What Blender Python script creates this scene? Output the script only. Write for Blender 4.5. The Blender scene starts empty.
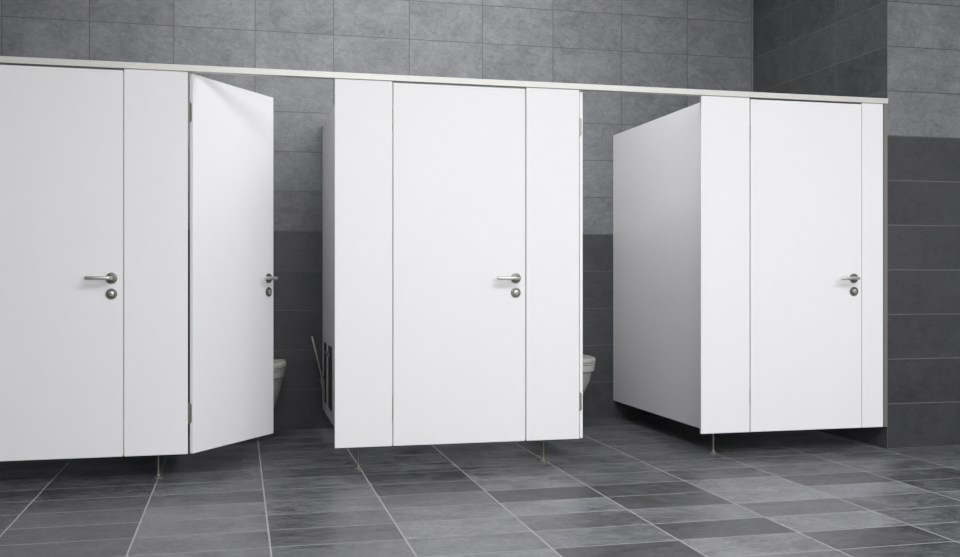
import bpy, bmesh, math, random
from mathutils import Vector, Matrix
random.seed(7)
C = bpy.context.scene.collection
F = 5.198          # front face of the cubicle fronts
T = 0.018          # board thickness
BACK = 6.785       # back wall
PIER = 3.711       # inner side of the tiled pier
Z0, Z1 = 0.130, 2.030

# ------------------------------------------------------------------ materials
def new_mat(name):
    m = bpy.data.materials.new(name); m.use_nodes = True
    return m, m.node_tree, m.node_tree.nodes['Principled BSDF']

def math_node(nt, op, a, b=None, c=None):
    n = nt.nodes.new('ShaderNodeMath'); n.operation = op
    for i, v in enumerate((a, b, c)):
        if v is None: continue
        if isinstance(v, (int, float)): n.inputs[i].default_value = v
        else: nt.links.new(v, n.inputs[i])
    return n.outputs[0]

def mix_col(nt, fac, a, b, blend='MIX'):
    n = nt.nodes.new('ShaderNodeMix'); n.data_type = 'RGBA'; n.blend_type = blend
    for idx, v in ((0, fac), (6, a), (7, b)):
        if isinstance(v, (int, float)): n.inputs[idx].default_value = v
        elif isinstance(v, tuple): n.inputs[idx].default_value = v
        else: nt.links.new(v, n.inputs[idx])
    return n.outputs[2]

def noise(nt, vec, scale, detail=4, rough=0.55, dist=0.0):
    n = nt.nodes.new('ShaderNodeTexNoise')
    n.inputs['Scale'].default_value = scale; n.inputs['Detail'].default_value = detail
    n.inputs['Roughness'].default_value = rough; n.inputs['Distortion'].default_value = dist
    nt.links.new(vec, n.inputs['Vector'])
    return n.outputs['Fac']

def ramp(nt, fac, lo, hi, a=0.0, b=1.0):
    n = nt.nodes.new('ShaderNodeMapRange'); n.clamp = True
    nt.links.new(fac, n.inputs[0])
    n.inputs[1].default_value = lo; n.inputs[2].default_value = hi
    n.inputs[3].default_value = a; n.inputs[4].default_value = b
    return n.outputs[0]

def tile_mat(name, axes, off, size, tone, spread, grout, gw=0.0045, rough=(0.35, 0.55), spec=0.5,
             seed=0.0, streak=1.0, pale_above=None, side_gain=1.0, mixed=None, grout_up=None, table=None, tex=1.0, split=False, vgw=None):
    """slate look tiles in a straight grid; axes are the two object-space axes that the grid follows"""
    m, nt, bs = new_mat(name)
    L = nt.links
    tc = nt.nodes.new('ShaderNodeTexCoord')
    sp = nt.nodes.new('ShaderNodeSeparateXYZ'); L.new(tc.outputs['Object'], sp.inputs[0])
    if split:      # a corner pier: faces looking along X follow Y, the others follow X
        ge = nt.nodes.new('ShaderNodeNewGeometry')
        sn = nt.nodes.new('ShaderNodeSeparateXYZ'); L.new(ge.outputs['Normal'], sn.inputs[0])
        side = math_node(nt, 'GREATER_THAN', math_node(nt, 'ABSOLUTE', sn.outputs[0]), 0.5)
        ux = math_node(nt, 'DIVIDE', math_node(nt, 'SUBTRACT', sp.outputs[0], off[0]), size[0])
        uy = math_node(nt, 'DIVIDE', math_node(nt, 'SUBTRACT', sp.outputs[1], BACK), 0.530)
        uy = math_node(nt, 'ADD', uy, 40.0)
        u = math_node(nt, 'ADD', math_node(nt, 'MULTIPLY', uy, side),
                      math_node(nt, 'MULTIPLY', ux, math_node(nt, 'SUBTRACT', 1.0, side)))
    else:
        u = math_node(nt, 'DIVIDE', math_node(nt, 'SUBTRACT', sp.outputs[axes[0]], off[0]), size[0])
    v = math_node(nt, 'DIVIDE', math_node(nt, 'SUBTRACT', sp.outputs[axes[1]], off[1]), size[1])
    iu, iv = math_node(nt, 'FLOOR', u), math_node(nt, 'FLOOR', v)
    fu, fv = math_node(nt, 'FRACT', u), math_node(nt, 'FRACT', v)
    du = math_node(nt, 'MULTIPLY', math_node(nt, 'MINIMUM', fu, math_node(nt, 'SUBTRACT', 1.0, fu)), size[0])
    dv = math_node(nt, 'MULTIPLY', math_node(nt, 'MINIMUM', fv, math_node(nt, 'SUBTRACT', 1.0, fv)), size[1])
    vg = vgw or gw
    mask = math_node(nt, 'MAXIMUM', math_node(nt, 'LESS_THAN', du, gw * .5), math_node(nt, 'LESS_THAN', dv, vg * .5))
    cell = nt.nodes.new('ShaderNodeCombineXYZ')
    L.new(iu, cell.inputs[0]); L.new(iv, cell.inputs[1]); cell.inputs[2].default_value = seed
    wn = nt.nodes.new('ShaderNodeTexWhiteNoise'); wn.noise_dimensions = '3D'; L.new(cell.outputs[0], wn.inputs['Vector'])
    # every tile gets its own piece of slate: shift and turn the pattern per tile
    uv = nt.nodes.new('ShaderNodeCombineXYZ')
    L.new(math_node(nt, 'MULTIPLY', u, size[0]), uv.inputs[0]); L.new(math_node(nt, 'MULTIPLY', v, size[1]), uv.inputs[1])
    sh = nt.nodes.new('ShaderNodeVectorMath'); sh.operation = 'MULTIPLY_ADD'
    L.new(wn.outputs['Color'], sh.inputs[0]); sh.inputs[1].default_value = (17, 23, 31); L.new(uv.outputs[0], sh.inputs[2])
    mp = nt.nodes.new('ShaderNodeMapping'); mp.inputs['Rotation'].default_value = (0, 0, 0.75)
    mp.inputs['Scale'].default_value = (1.0, 1.5 * streak, 1.0); L.new(sh.outputs[0], mp.inputs[0])
    big = noise(nt, sh.outputs[0], 3.2, 3, .5, .6)
    mid = noise(nt, mp.outputs[0], 9.0, 6, .62, 1.2)
    fine = noise(nt, mp.outputs[0], 42.0, 5, .7, .4)
    k = math_node(nt, 'ADD', math_node(nt, 'MULTIPLY', math_node(nt, 'SUBTRACT', big, .5), .7),
                  math_node(nt, 'ADD', math_node(nt, 'MULTIPLY', math_node(nt, 'SUBTRACT', mid, .5), 1.15),
                            math_node(nt, 'MULTIPLY', math_node(nt, 'SUBTRACT', fine, .5), .9)))
    grain = noise(nt, sh.outputs[0], 150.0, 3, .6)
    k = math_node(nt, 'MULTIPLY_ADD', math_node(nt, 'SUBTRACT', grain, .5), .55, k)
    k = math_node(nt, 'MULTIPLY', k, tex)
    tv = math_node(nt, 'MULTIPLY', math_node(nt, 'SUBTRACT', wn.outputs['Value'], .5), 2 * spread)
    gain = math_node(nt, 'ADD', 1.0, math_node(nt, 'ADD', k, tv))
    if table:           # tile tones set by hand, painted shade at the left included: (column, row, factor)
        key = math_node(nt, 'ADD', math_node(nt, 'MULTIPLY', iu, 100.0), iv)
        acc = None
        for a_, b_, f_ in table:
            hit = math_node(nt, 'COMPARE', key, a_ * 100.0 + b_, .25)
            acc = math_node(nt, 'MULTIPLY_ADD', hit, f_ - 1, acc if acc is not None else 1.0)
        gain = math_node(nt, 'MULTIPLY', gain, acc)
        L.new(ramp(nt, acc, .4, 1.5, spec * .55, spec * 1.15), bs.inputs['Specular IOR Level'])
    if pale_above:      # the upper courses are laid in a paler tile
        row, f = pale_above
        up = math_node(nt, 'GREATER_THAN', iv, row - .5)
        if mixed:       # one column gets in-between tones either side of the change, softening the step
            at_col = math_node(nt, 'COMPARE', iu, float(mixed[0]), .5)
            for rw, ff in mixed[1]:
                hit = math_node(nt, 'MULTIPLY', at_col, math_node(nt, 'COMPARE', iv, float(rw), .5))
                gain = math_node(nt, 'MULTIPLY', gain, math_node(nt, 'ADD', 1.0, math_node(nt, 'MULTIPLY', hit, ff - 1)))
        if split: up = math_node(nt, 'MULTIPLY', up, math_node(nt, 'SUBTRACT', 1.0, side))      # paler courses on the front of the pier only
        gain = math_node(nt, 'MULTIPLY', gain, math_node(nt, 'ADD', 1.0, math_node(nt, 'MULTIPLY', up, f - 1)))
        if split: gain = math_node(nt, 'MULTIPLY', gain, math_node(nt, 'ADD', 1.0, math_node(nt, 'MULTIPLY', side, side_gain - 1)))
    gain = math_node(nt, 'MAXIMUM', gain, .2)
    g = nt.nodes.new('ShaderNodeCombineColor')
    for i in range(3): L.new(math_node(nt, 'MULTIPLY', gain, tone[i]), g.inputs[i])
    gc = mix_col(nt, up, grout + (1.0,), grout_up + (1.0,)) if grout_up else grout + (1.0,)
    col = mix_col(nt, mask, g.outputs[0], gc)
    L.new(col, bs.inputs['Base Color'])
    r = math_node(nt, 'ADD', ramp(nt, mid, .3, .7, rough[0], rough[1]),
                  math_node(nt, 'MULTIPLY', math_node(nt, 'SUBTRACT', wn.outputs['Value'], .5), .08))
    r = math_node(nt, 'MAXIMUM', r, math_node(nt, 'MULTIPLY', mask, .85))
    L.new(r, bs.inputs['Roughness'])
    if not table: bs.inputs['Specular IOR Level'].default_value = spec
    bp = nt.nodes.new('ShaderNodeBump'); bp.inputs['Strength'].default_value = .22; bp.inputs['Distance'].default_value = .004
    h = math_node(nt, 'SUBTRACT', math_node(nt, 'ADD', math_node(nt, 'MULTIPLY', mid, .7), math_node(nt, 'MULTIPLY', fine, .25)),
                  math_node(nt, 'MULTIPLY', mask, .6))
    L.new(h, bp.inputs['Height']); L.new(bp.outputs[0], bs.inputs['Normal'])
    return m

def plain_mat(name, col, rough=.5, metal=0.0, spec=.5, vary=0.03, scale=6.0, bump=0.0, stretch=None):
    m, nt, bs = new_mat(name)
    tc = nt.nodes.new('ShaderNodeTexCoord')
    vec = tc.outputs['Object']
    if stretch:
        mp = nt.nodes.new('ShaderNodeMapping'); mp.inputs['Scale'].default_value = stretch
        nt.links.new(vec, mp.inputs[0]); vec = mp.outputs[0]
    n = noise(nt, vec, scale, 4)
    lo = tuple(c * (1 - vary) for c in col) + (1,); hi = tuple(min(1, c * (1 + vary)) for c in col) + (1,)
    nt.links.new(mix_col(nt, n, lo, hi), bs.inputs['Base Color'])
    nt.links.new(ramp(nt, n, .3, .7, max(0, rough - .04), rough + .04), bs.inputs['Roughness'])
    bs.inputs['Metallic'].default_value = metal
    bs.inputs['Specular IOR Level'].default_value = spec
    if bump:
        bp = nt.nodes.new('ShaderNodeBump'); bp.inputs['Strength'].default_value = bump; bp.inputs['Distance'].default_value = .002
        nt.links.new(n, bp.inputs['Height']); nt.links.new(bp.outputs[0], bs.inputs['Normal'])
    return m

TW, TH = 0.513, 0.2635
WALL_TONE = (0.0465, 0.0480, 0.0508)
M = {}
M['wall_tile'] = tile_mat('slate wall tile', (0, 2), (0.105, 0.0), (TW, TH), WALL_TONE, .10, (.11, .11, .115), seed=3.0, pale_above=(5, 3.45), grout_up=(.085, .085, .088), mixed=(0, ((6, .84), (5, .74), (4, 1.20))), rough=(.42, .60))
M['left_tile'] = tile_mat('slate left wall tile', (1, 2), (BACK, 0.0), (0.52, TH), (.060, .0615, .064), .09, (.10, .10, .105), seed=14.0, rough=(.42, .60))
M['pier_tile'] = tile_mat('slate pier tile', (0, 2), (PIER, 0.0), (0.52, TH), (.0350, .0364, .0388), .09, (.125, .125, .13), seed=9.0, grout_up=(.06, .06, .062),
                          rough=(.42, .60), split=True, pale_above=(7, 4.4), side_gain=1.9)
D_, d_, m_, l_, L_ = .55, .70, .84, 1.08, 1.32
FLOOR_TONES = [(3, 14, D_), (3, 13, D_), (3, 11, D_), (4, 10, D_), (5, 14, D_), (2, 14, D_), (2, 10, D_), (1, 15, D_),
               (3, 10, L_), (4, 14, L_), (4, 13, L_), (4, 11, L_), (5, 13, L_), (2, 13, L_), (2, 11, l_), (1, 13, l_), (1, 12, L_),
               (1, 10, L_), (2, 16, L_), (2, 15, L_), (4, 12, m_), (5, 12, m_), (5, 11, m_), (5, 10, d_), (4, 9, d_), (2, 12, m_), (3, 12, l_), (3, 15, m_), (1, 16, d_), (1, 11, l_), (1, 14, m_),  # one right-hand tile dimmed where the floor's reflection ends
               (0, 17, d_), (0, 14, l_), (0, 12, d_), (0, 13, m_), (-1, 14, l_), (-1, 13, l_), (-1, 15, m_), (-2, 11, D_), (-2, 12, D_), (-2, 13, D_), (-2, 14, d_), (-2, 15, D_),  # two leftmost columns darkened, putting the dimmer light there into the colour
               (-2, 16, d_), (-3, 12, D_), (-3, 13, D_), (-3, 14, D_), (-3, 15, D_), (-3, 16, d_), (4, 15, m_), (6, 14, d_), (6, 13, d_), (5, 15, m_)]
M['floor_tile'] = tile_mat('slate floor tile', (0, 1), (0.1145, 3.826 - 0.2605 * 12), (0.508, 0.2605), (.0955, .0985, .105), .06, (.28, .28, .285), tex=1.9, table=FLOOR_TONES,
                           seed=5.0, rough=(.33, .50), gw=.007, vgw=.0055, streak=1.2)
M['laminate'] = plain_mat('white laminate', (.80, .80, .81), .42, vary=.012, scale=14, spec=.35)
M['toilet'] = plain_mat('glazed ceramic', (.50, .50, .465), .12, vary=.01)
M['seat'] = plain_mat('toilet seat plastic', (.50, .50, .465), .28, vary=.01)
M['rail'] = plain_mat('satin aluminium', (.60, .595, .565), .50, metal=.3, vary=.03, scale=3, stretch=(.3, 8, 8))
M['channel'] = plain_mat('aluminium channel', (.20, .195, .17), .50, metal=.4, vary=.03, scale=3, stretch=(8, 8, .3))
M['steel'] = plain_mat('brushed stainless steel', (.30, .30, .275), .32, metal=1.0, vary=.06, scale=40)
M['lever'] = plain_mat('satin steel lever', (.62, .62, .58), .36, metal=.85, vary=.05, scale=40)
M['rose'] = plain_mat('dark satin rose', (.155, .155, .14), .38, metal=.8, vary=.06, scale=40)
M['cup'] = plain_mat('grey cup', (.30, .30, .28), .4, metal=.2, vary=.05)
M['hinge'] = plain_mat('dull hinge steel', (.27, .26, .23), .45, metal=.8, vary=.08, scale=60)
M['slot'] = plain_mat('dark keyway', (.03, .03, .03), .6, vary=.05)
M['dark_metal'] = plain_mat('dark metal plate', (.055, .055, .052), .45, metal=.4, vary=.1, scale=30)
M['foot'] = plain_mat('foot steel', (.17, .165, .145), .45, metal=.6, vary=.06, scale=30)
M['bristle'] = plain_mat('brush bristles', (.5, .5, .48), .9, vary=.2, scale=200)
M['ceiling'] = plain_mat('ceiling plaster', (.75, .75, .75), .9, vary=.02, scale=20, bump=.1)
M['paint'] = plain_mat('painted plaster', (.62, .62, .62), .8, vary=.02, scale=12, bump=.1)

# ------------------------------------------------------------------ mesh helpers
def box(bm, lo, hi, bevel=0.0, seg=2):
    r = bmesh.ops.create_cube(bm, size=1.0)
    vs = r['verts']
    for v in vs:
        v.co = Vector([lo[i] + (v.co[i] + .5) * (hi[i] - lo[i]) for i in range(3)])
    if bevel:
        es = list({e for v in vs for e in v.link_edges})
        bmesh.ops.bevel(bm, geom=es, offset=bevel, segments=seg, affect='EDGES', profile=.5)

def lathe(bm, prof, origin, axis, n=32):
    """prof: list of (radius, height) along axis from origin; ends close when the radius is 0"""
    axis = Vector(axis).normalized(); o = Vector(origin)
    a = axis.orthogonal().normalized(); b = axis.cross(a)
    rings = []
    for r, h in prof:
        if r <= 1e-6: rings.append([bm.verts.new(o + axis * h)])
        else: rings.append([bm.verts.new(o + axis * h + (a * math.cos(2 * math.pi * i / n) + b * math.sin(2 * math.pi * i / n)) * r) for i in range(n)])
    for p, q in zip(rings, rings[1:]):
        for i in range(n):
            j = (i + 1) % n
            if len(p) == 1 and len(q) == 1: continue
            if len(p) == 1: bm.faces.new((p[0], q[i], q[j]))
            elif len(q) == 1: bm.faces.new((p[i], q[0], p[j]))
            else: bm.faces.new((p[i], q[i], q[j], p[j]))

def tube(bm, pts, rad, n=20):
    """round bar swept along a polyline, with rounded ends"""
    pts = [Vector(p) for p in pts]
    rads = rad if isinstance(rad, (list, tuple)) else [rad] * len(pts)
    t0 = (pts[1] - pts[0]).normalized()
    side = t0.orthogonal().normalized()
    rings = []
    def ring(c, s, u, r): return [bm.verts.new(c + (s * math.cos(2 * math.pi * i / n) + u * math.sin(2 * math.pi * i / n)) * r) for i in range(n)]
    tip = None
    for k, p in enumerate(pts):
        if k == 0: t = t0
        elif k == len(pts) - 1: t = (pts[k] - pts[k - 1]).normalized()
        else: t = ((pts[k + 1] - p).normalized() + (p - pts[k - 1]).normalized()).normalized()
        side = (side - t * side.dot(t)).normalized(); up = t.cross(side)
        if k == 0:
            start = bm.verts.new(p - t * rads[0] * .6)
            rings.append(ring(p - t * rads[0] * .4, side, up, rads[0] * .75))
        rings.append(ring(p, side, up, rads[k]))
        if k == len(pts) - 1:
            rings.append(ring(p + t * rads[k] * .4, side, up, rads[k] * .75))
            tip = bm.verts.new(p + t * rads[k] * .6)
    for p, q in zip(rings, rings[1:]):
        for i in range(n):
            j = (i + 1) % n
            bm.faces.new((p[i], p[j], q[j], q[i]))
    for i in range(n):
        j = (i + 1) % n
        bm.faces.new((start, rings[0][j], rings[0][i])); bm.faces.new((tip, rings[-1][i], rings[-1][j]))

def obj(name, bm, mat, parent=None, smooth=False, label=None):
    bmesh.ops.recalc_face_normals(bm, faces=bm.faces[:])
    me = bpy.data.meshes.new(name); bm.to_mesh(me); bm.free()
    me.materials.append(M[mat])
    if smooth:
        for p in me.polygons: p.use_smooth = True
        me.set_sharp_from_angle(angle=math.radians(35))
    o = bpy.data.objects.new(name, me); C.objects.link(o)
    if parent: o.parent = parent
    if label: o['label'] = label
    return o

def tag(o, label, cat, group=None):
    o['label'] = label; o['category'] = cat; o['kind'] = 'thing'
    if group: o['group'] = group
    return o

def thing(name, label, cat, loc=(0, 0, 0), rz=0.0, group=None):
    o = bpy.data.objects.new(name, None); o.empty_display_size = .1; C.objects.link(o)
    o.location = loc; o.rotation_euler = (0, 0, rz)
    return tag(o, label, cat, group)

def dup(root, loc, rz, label):
    r = root.copy(); C.objects.link(r); r.location = loc; r.rotation_euler = (0, 0, rz); r['label'] = label
    for ch in list(root.children):
        c = ch.copy(); C.objects.link(c); c.parent = r
        for g in list(ch.children):
            d = g.copy(); C.objects.link(d); d.parent = c
    return r

def struct(name, lo, hi, mat):
    bm = bmesh.new(); box(bm, lo, hi)
    o = obj(name, bm, mat); o['kind'] = 'structure'
    return o

# ------------------------------------------------------------------ the room
XL, XR, YF, ZC = -1.60, 6.2, -2.2, 3.60
struct('floor', (XL - .1, YF - .1, -.10), (XR + .1, BACK + .15, 0), 'floor_tile')
struct('wall_back', (XL - .1, BACK, 0), (PIER, BACK + .15, ZC), 'wall_tile')
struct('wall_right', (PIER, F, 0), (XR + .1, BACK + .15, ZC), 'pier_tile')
struct('wall_left', (XL - .1, YF - .1, 0), (XL, BACK, ZC), 'left_tile')
struct('wall_side', (XR, YF - .1, 0), (XR + .1, F, ZC), 'paint')
struct('wall_front', (XL, YF - .1, 0), (XR, YF, ZC), 'paint')
struct('ceiling', (XL - .1, YF - .1, ZC), (XR + .1, BACK + .15, ZC + .1), 'ceiling')

# ------------------------------------------------------------------ cubicle fronts
G = 0.006            # gap between boards
def fixed_panel(x0, x1, label, foot=None, strip=False):
    t = thing('fixed_panel', label, 'panel', ((x0 + x1) / 2, F, 0), 0, 'white fixed panels of the cubicle fronts')
    cx = (x0 + x1) / 2
    bm = bmesh.new(); box(bm, (x0 - cx, 0, Z0), (x1 - cx, T, Z1), .0015)
    obj('board', bm, 'laminate', t)
    if strip:
        bm = bmesh.new()
        for za, zb in ((Z0 + .004, .270), (.390, 1.770), (1.890, Z1 - .012)):       # interrupted at the hinges
            box(bm, (x1 - cx - .02, T + .0002, za), (x1 - cx + .0042, T + .005, zb), .0005)
        obj('edge_strip', bm, 'laminate', t)
    if foot:
        # local coordinates of the foot
        bmx, bmy = foot[0] - cx, foot[1] - F
        bm = bmesh.new()
        lathe(bm, [(0, .010), (.0058, .010), (.0058, Z0 + .045), (0, Z0 + .045)], (bmx, bmy, 0), (0, 0, 1), 20)
        box(bm, (bmx - .010, T, Z0 + .014), (bmx + .010, bmy + .008, Z0 + .040), .002)
        f = obj('foot', bm, 'foot', t, True, 'slim metal foot')
        bm = bmesh.new()
        lathe(bm, [(0, 0), (.026, 0), (.026, .005), (.023, .0085), (.011, .010), (.009, .022), (.0058, .024)], (bmx, bmy, 0), (0, 0, 1), 28)
        obj('foot_plate', bm, 'foot', f, True)
    return t

P = [(-.5454, -.246), (.4800, .7775), (1.5030, 1.802), (2.5226, 2.8216)]
fixed_panel(*P[0], 'tall white fixed panel between the leftmost closed door and the half-open door', (-.393, F + .095))
fixed_panel(*P[1], 'tall white fixed panel left of the middle closed door, beside the toilet brush', (.611, F + .097), True)
fixed_panel(*P[2], 'tall white fixed panel right of the middle closed door, hinges on its right edge', (1.625, F + .09))
fixed_panel(*P[3], 'tall white fixed panel left of the rightmost closed door, long shaded partition behind it', (2.644, F + .096), True)
fixed_panel(3.544, 3.684, 'narrow white fixed panel right of the rightmost closed door, next to the metal wall channel')
# the front goes on to the left wall just outside the picture
fixed_panel(XL, -1.2705, 'white fixed panel at the far left end, hinge side of the leftmost door')

bm = bmesh.new(); box(bm, (XL, F - .010, Z1), (PIER, F + .032, Z1 + .031), .0015)
tag(obj('top_rail', bm, 'rail'), 'long pale aluminium rail running along the top of all the cubicle fronts', 'rail')
bm = bmesh.new()
box(bm, (3.6855, F - .004, Z0), (PIER, F, Z1)); box(bm, (PIER - .003, F, Z0), (PIER, F + .024, Z1)); box(bm, (3.6855, F + .021, Z0), (PIER - .003, F + .024, Z1))
tag(obj('wall_channel', bm, 'channel'), 'thin upright grey metal channel between narrow right panel and dark tiled pier', 'trim')

# ------------------------------------------------------------------ doors
W = 0.713
HZ = [0.330, 1.830]
def make_door(label):
    t = thing('cubicle_door', label, 'door', (0, 0, 0), 0, 'white cubicle doors')
    bm = bmesh.new(); box(bm, (0, -T, Z0), (W, 0, Z1 - .009), .0015)
    obj('door_leaf', bm, 'laminate', t)
    bm = bmesh.new(); box(bm, (W - .014, .0002, Z0 + .004), (W + .0095, .0050, Z1 - .012), .0005)
    obj('closing_strip', bm, 'laminate', t)
    for z in HZ:
        bm = bmesh.new()
        # leaf let into the door's edge, its corners cut off, and the knuckle beside it
        y0, y1, h, c = -.0115, .001, .050, .009
        prof = [(y0, z - h + c), (y0, z + h - c), (y0 + c * .7, z + h), (y1, z + h), (y1, z - h), (y0 + c * .7, z - h)]
        a = [bm.verts.new((-.0028, y, zz)) for y, zz in prof]; b = [bm.verts.new((.0008, y, zz)) for y, zz in prof]
        bm.faces.new(a); bm.faces.new(b[::-1])
        for i in range(6): bm.faces.new((a[i], b[i], b[(i + 1) % 6], a[(i + 1) % 6]))
        hg = obj('hinge', bm, 'hinge', t, False, 'dull steel hinge leaf')
        bm = bmesh.new()
        for k in range(3):
            lathe(bm, [(0, 0), (.0027, 0), (.0031, .001), (.0031, .033), (.0027, .034), (0, .034)], (-.0018, .0041, z - .052 + .035 * k), (0, 0, 1), 16)
        obj('knuckle', bm, 'hinge', hg, True)
    hx, hz = W - .052, 1.004
    # handle: rose on the door face, neck and straight lever pointing at the hinges
    bm = bmesh.new()
    lathe(bm, [(0, 0), (.0268, 0), (.0268, .006), (.0255, .0085), (.022, .0095), (.0125, .0095), (.0125, .013), (0, .013)], (hx, -T, hz), (0, -1, 0), 40)
    hd = obj('handle', bm, 'rose', t, True, 'satin steel lever handle')
    bm = bmesh.new()
    pts = [(hx, -T - .009, hz), (hx, -T - .046, hz)]
    R = .014
    for k in range(1, 7):
        a = k / 6 * math.pi / 2
        pts.append((hx - R * (1 - math.cos(a)), -T - .046 - R * math.sin(a), hz))
    pts.append((hx - .060, -T - .060, hz)); pts.append((hx - .113, -T - .060, hz))
    tube(bm, pts, .0092, 24)
    obj('lever', bm, 'lever', hd, True, 'bright straight lever')
    # turn lock rose under the handle
    bm = bmesh.new()
    lathe(bm, [(0, 0), (.0262, 0), (.0262, .006), (.0248, .0085), (.020, .0095), (.0135, .0090), (0, .0090)], (hx, -T, hz - .0765), (0, -1, 0), 40)
    lk = obj('lock', bm, 'rose', t, True, 'round steel lock rose')
    bm = bmesh.new()
    lathe(bm, [(0, .0088), (.0125, .0088), (.0125, .0125), (.0112, .0152), (.0080, .0162), (0, .0164)], (hx, -T, hz - .0765), (0, -1, 0), 28)
    obj('turn_button', bm, 'lever', lk, True, 'paler turn button')
    bm = bmesh.new(); box(bm, (hx - .0075, -T - .0172, hz - .0781), (hx + .0075, -T - .0160, hz - .0749), .0004)
    obj('keyway', bm, 'slot', lk)
    return t

YP = F + T
d0 = make_door('closed white cubicle door at the left edge, its hinge side cut off by the picture')
d0.location = (-.5454 - G - W, YP, 0)
dup(d0, (-.246 + .009, YP, 0), math.radians(54.6), 'half-open white cubicle door turned inward, toilet rim just past its free edge')
dup(d0, (.7766 + G, YP, 0), 0, 'closed white cubicle door in the middle, brightest, between two wide fixed panels')
dup(d0, (1.802 + .0085, YP, 0), math.radians(88.5), 'wide-open white cubicle door seen edge-on as a thin strip beside the second toilet')
dup(d0, (2.8216 + G, YP, 0), 0, 'closed white cubicle door at the right, nearest the dark tiled pier')

# ------------------------------------------------------------------ partitions
def partition(x0, label):
    bm = bmesh.new(); box(bm, (x0, YP + .001, Z0), (x0 + .025, BACK - .001, Z1 - .003), .0012)
    return tag(obj('partition', bm, 'laminate'), label, 'partition', 'white partitions between the cubicles')
partition(-.345, 'white partition wall hidden behind the half-open door')
partition(.545, 'narrow-looking white partition that carries the toilet brush set')
partition(1.705, 'white partition wall behind the fixed panel with hinges on its edge')
partition(2.608, 'wide shaded white partition wall seen in full right of the second toilet')

# ------------------------------------------------------------------ toilets (wall hung)
def outline(hw, front, back, n=28, sq=2.3):
    """D-shaped plan: straight sides from the wall, rounded nose; local y goes from back (0) to -front"""
    straight = front * .42
    pts = [(hw, back)]
    L_ = front - straight
    for i in range(n + 1):
        a = math.pi * i / n
        c, s = math.cos(a), math.sin(a)
        x = hw * (abs(c) ** (2 / sq)) * (1 if c >= 0 else -1)
        y = -straight - L_ * (abs(s) ** (2 / sq))
        pts.append((x, y))
    pts.append((-hw, back))
    return pts

def loft(bm, layers):
    rings = [[bm.verts.new((x, y, z)) for x, y in pts] for z, pts in layers]
    n = len(rings[0])
    for p, q in zip(rings, rings[1:]):
        for i in range(n):
            j = (i + 1) % n
            bm.faces.new((p[i], p[j], q[j], q[i]))
    bm.faces.new(rings[0][::-1]); bm.faces.new(rings[-1])

def make_toilet(label):
    t = thing('toilet', label, 'toilet', (0, 0, 0), 0, 'wall-hung toilets')
    bm = bmesh.new()
    lay = []
    for z, hw, fr in ((.115, .060, .22), (.125, .080, .26), (.15, .100, .310), (.18, .115, .350), (.22, .131, .395), (.27, .147, .440), (.32, .158, .475),
                      (.372, .164, .498), (.380, .167, .503), (.384, .176, .520), (.388, .179, .524), (.425, .181, .528), (.430, .178, .524)):
        lay.append((z, outline(hw, fr, 0)))
    loft(bm, lay)
    obj('bowl', bm, 'toilet', t, True)
    bm = bmesh.new()
    loft(bm, [(.4315, outline(.178, .528, -.07)), (.4335, outline(.182, .534, -.07)), (.443, outline(.182, .534, -.07)), (.445, outline(.180, .530, -.07))])
    obj('seat', bm, 'seat', t, True)
    bm = bmesh.new()
    loft(bm, [(.447, outline(.180, .530, -.065)), (.449, outline(.184, .537, -.06)), (.466, outline(.184, .537, -.06)), (.471, outline(.181, .533, -.063)),
              (.474, outline(.172, .518, -.072)), (.4755, outline(.14, .46, -.10))])
    obj('lid', bm, 'seat', t, True)
    for s in (-1, 1):
        bm = bmesh.new(); lathe(bm, [(0, 0), (.012, 0), (.013, .002), (.013, .034), (.011, .037), (0, .037)], (s * .08, -.045, .430), (0, 0, 1), 20)
        obj('seat_hinge', bm, 'seat', t, True)
    return t
t0 = make_toilet('white wall-hung toilet showing past the free edge of the half-open door')
t0.location = (.112, BACK, 0)
dup(t0, (2.168, BACK, 0), 0, 'white wall-hung toilet in the open cubicle right of the middle door')

# ------------------------------------------------------------------ brush set and roll holder on the partition (its left face is x = .545)
PX = .545
b = thing('toilet_brush', 'toilet brush with slim leaning handle in a cone cup on the partition', 'toilet brush', (PX, 6.53, 0))
bm = bmesh.new(); box(bm, (-.006, -.060, .205), (0, .075, .590), .002); obj('back_plate', bm, 'dark_metal', b, False, 'dark upright back plate')
bm = bmesh.new()
rings = [(.0025, -.0095, .226), (.0170, -.0245, .352), (.0180, -.0250, .356), (.0180, -.0250, .361), (.0160, -.0250, .361), (.0150, -.0245, .354), (.0015, -.0095, .232)]
rr = [[bm.verts.new((cx + ra * math.cos(k * math.pi / 14), -.03 + ra * math.sin(k * math.pi / 14), z)) for k in range(28)] for ra, cx, z in rings]
for p, q in zip(rr, rr[1:]):
    for k in range(28): bm.faces.new((p[k], p[(k + 1) % 28], q[(k + 1) % 28], q[k]))
bm.faces.new(rr[0]); bm.faces.new(rr[-1])
obj('cup', bm, 'cup', b, True)
bm = bmesh.new()
tube(bm, [(-.0245, -.030, .352), (-.045, -.045, .44), (-.094, -.085, .634)], [.0046, .0046, .0054], 16)
h = obj('brush_handle', bm, 'lever', b, True)
bm = bmesh.new(); lathe(bm, [(0, 0), (.010, 0), (.0125, .008), (.012, .014), (.008, .022), (0, .023)], (-.0245, -.030, .357), (-.18, -.15, 1), 20)
obj('brush_collar', bm, 'steel', h, True)
bm = bmesh.new(); lathe(bm, [(0, 0), (.003, 0), (.0055, .04), (.008, .07), (.008, .09), (0, .091)], (-.0215, -.030, .262), (0, 0, 1), 20)
obj('bristles', bm, 'bristle', b, True)

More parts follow.
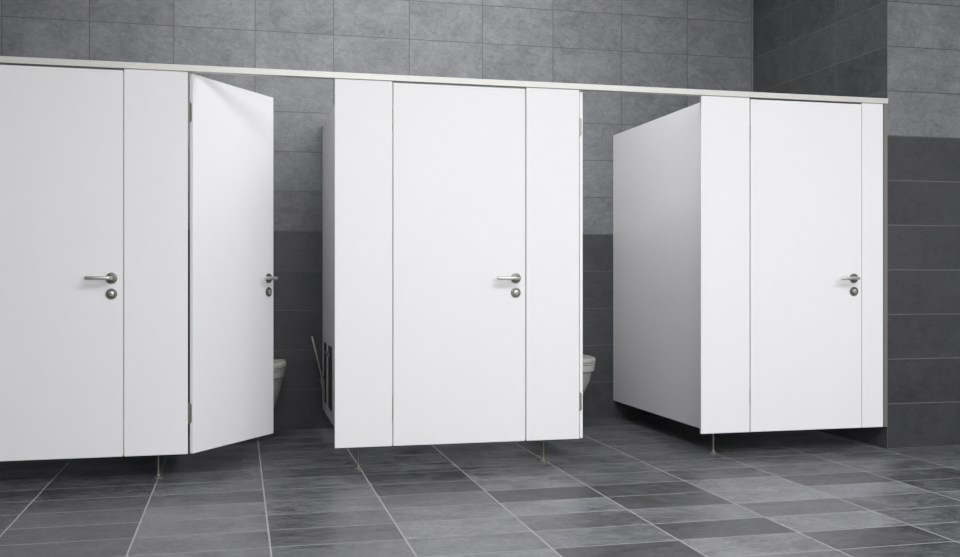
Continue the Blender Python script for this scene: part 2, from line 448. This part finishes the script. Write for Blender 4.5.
r = thing('roll_holder', 'dark upright toilet roll holder plate on the partition, nearer than the brush', 'toilet roll holder', (PX, 6.17, 0))
bm = bmesh.new(); box(bm, (-.006, -.095, .205), (0, .105, .590), .002); obj('back_plate', bm, 'dark_metal', r)
bm = bmesh.new(); tube(bm, [(-.018, .20, .540), (-.018, -.11, .540)], .0065, 16)
for y in (.19, .02): box(bm, (-.018, y - .006, .534), (0, y + .006, .546))
obj('roll_bar', bm, 'steel', r, True, 'steel roll bar')

# ------------------------------------------------------------------ light: ceiling fittings of the washroom, plus an added fill behind the camera
def area(name, loc, sx, sy, watts, rot=(0, 0, 0), col=(1, 1, 1)):
    l = bpy.data.lights.new(name, 'AREA'); l.shape = 'RECTANGLE'; l.size = sx; l.size_y = sy; l.energy = watts; l.color = col
    o = bpy.data.objects.new(name, l); C.objects.link(o); o.location = loc; o.rotation_euler = rot
    return o
LP = dict(key=235, pier=58, stall=64, front_fill=160)
area('ceiling_lamp', (1.6, .9, ZC - .03), 4.2, 3.2, LP['key'], col=(1.0, .995, 1.0))
area('ceiling_lamp_at_pier', (4.9, 1.3, ZC - .03), 1.6, 1.6, LP['pier'], col=(1.0, .995, 1.0))
area('ceiling_lamp_over_cubicles', (1.05, 5.6, ZC - .03), 2.9, .70, LP['stall'], col=(1.0, .995, 1.0))
area('added_front_fill', (1.9, YF + .03, 2.5), 4.0, 1.4, LP['front_fill'], rot=(math.radians(90), 0, 0), col=(1.0, .995, 1.0))  # unseen fill light added behind the camera to brighten the fronts

bm = bmesh.new()
for x0_, x1_, z0_, z1_ in ((-.16, 3.96, 1.72, 1.80), (-.16, 3.96, 3.20, 3.28), (-.16, -.10, 1.80, 3.20), (3.90, 3.96, 1.80, 3.20), (1.87, 1.93, 1.80, 3.20)):
    box(bm, (x0_, YF, z0_), (x1_, YF + .06, z1_), .004)
wo = obj('added_fill_frame', bm, 'laminate'); wo['kind'] = 'structure'  # unseen window frame added around the fill light

w = bpy.data.worlds.new('World'); bpy.context.scene.world = w; w.use_nodes = True
w.node_tree.nodes['Background'].inputs[0].default_value = (.5, .5, .5, 1); w.node_tree.nodes['Background'].inputs[1].default_value = .2

# ------------------------------------------------------------------ camera
cam = bpy.data.cameras.new('camera'); co = bpy.data.objects.new('camera', cam); C.objects.link(co)
cam.sensor_fit = 'HORIZONTAL'; cam.sensor_width = 36.0; cam.lens = 1006.0 / 960 * 36.0
cam.shift_x = -0.7 / 960; cam.shift_y = 0.4 / 960
cam.clip_start = .05; cam.clip_end = 60
co.location = (0, 0, 1.0); co.rotation_euler = (math.radians(90), 0, -math.atan(242 / 1006))
sc = bpy.context.scene; sc.camera = co
sc.view_settings.view_transform = 'Standard'; sc.view_settings.look = 'None'; sc.view_settings.gamma = 1.0
sc.view_settings.use_curve_mapping = False
sc.view_settings.exposure = 0.0
sc.cycles.max_bounces = 10
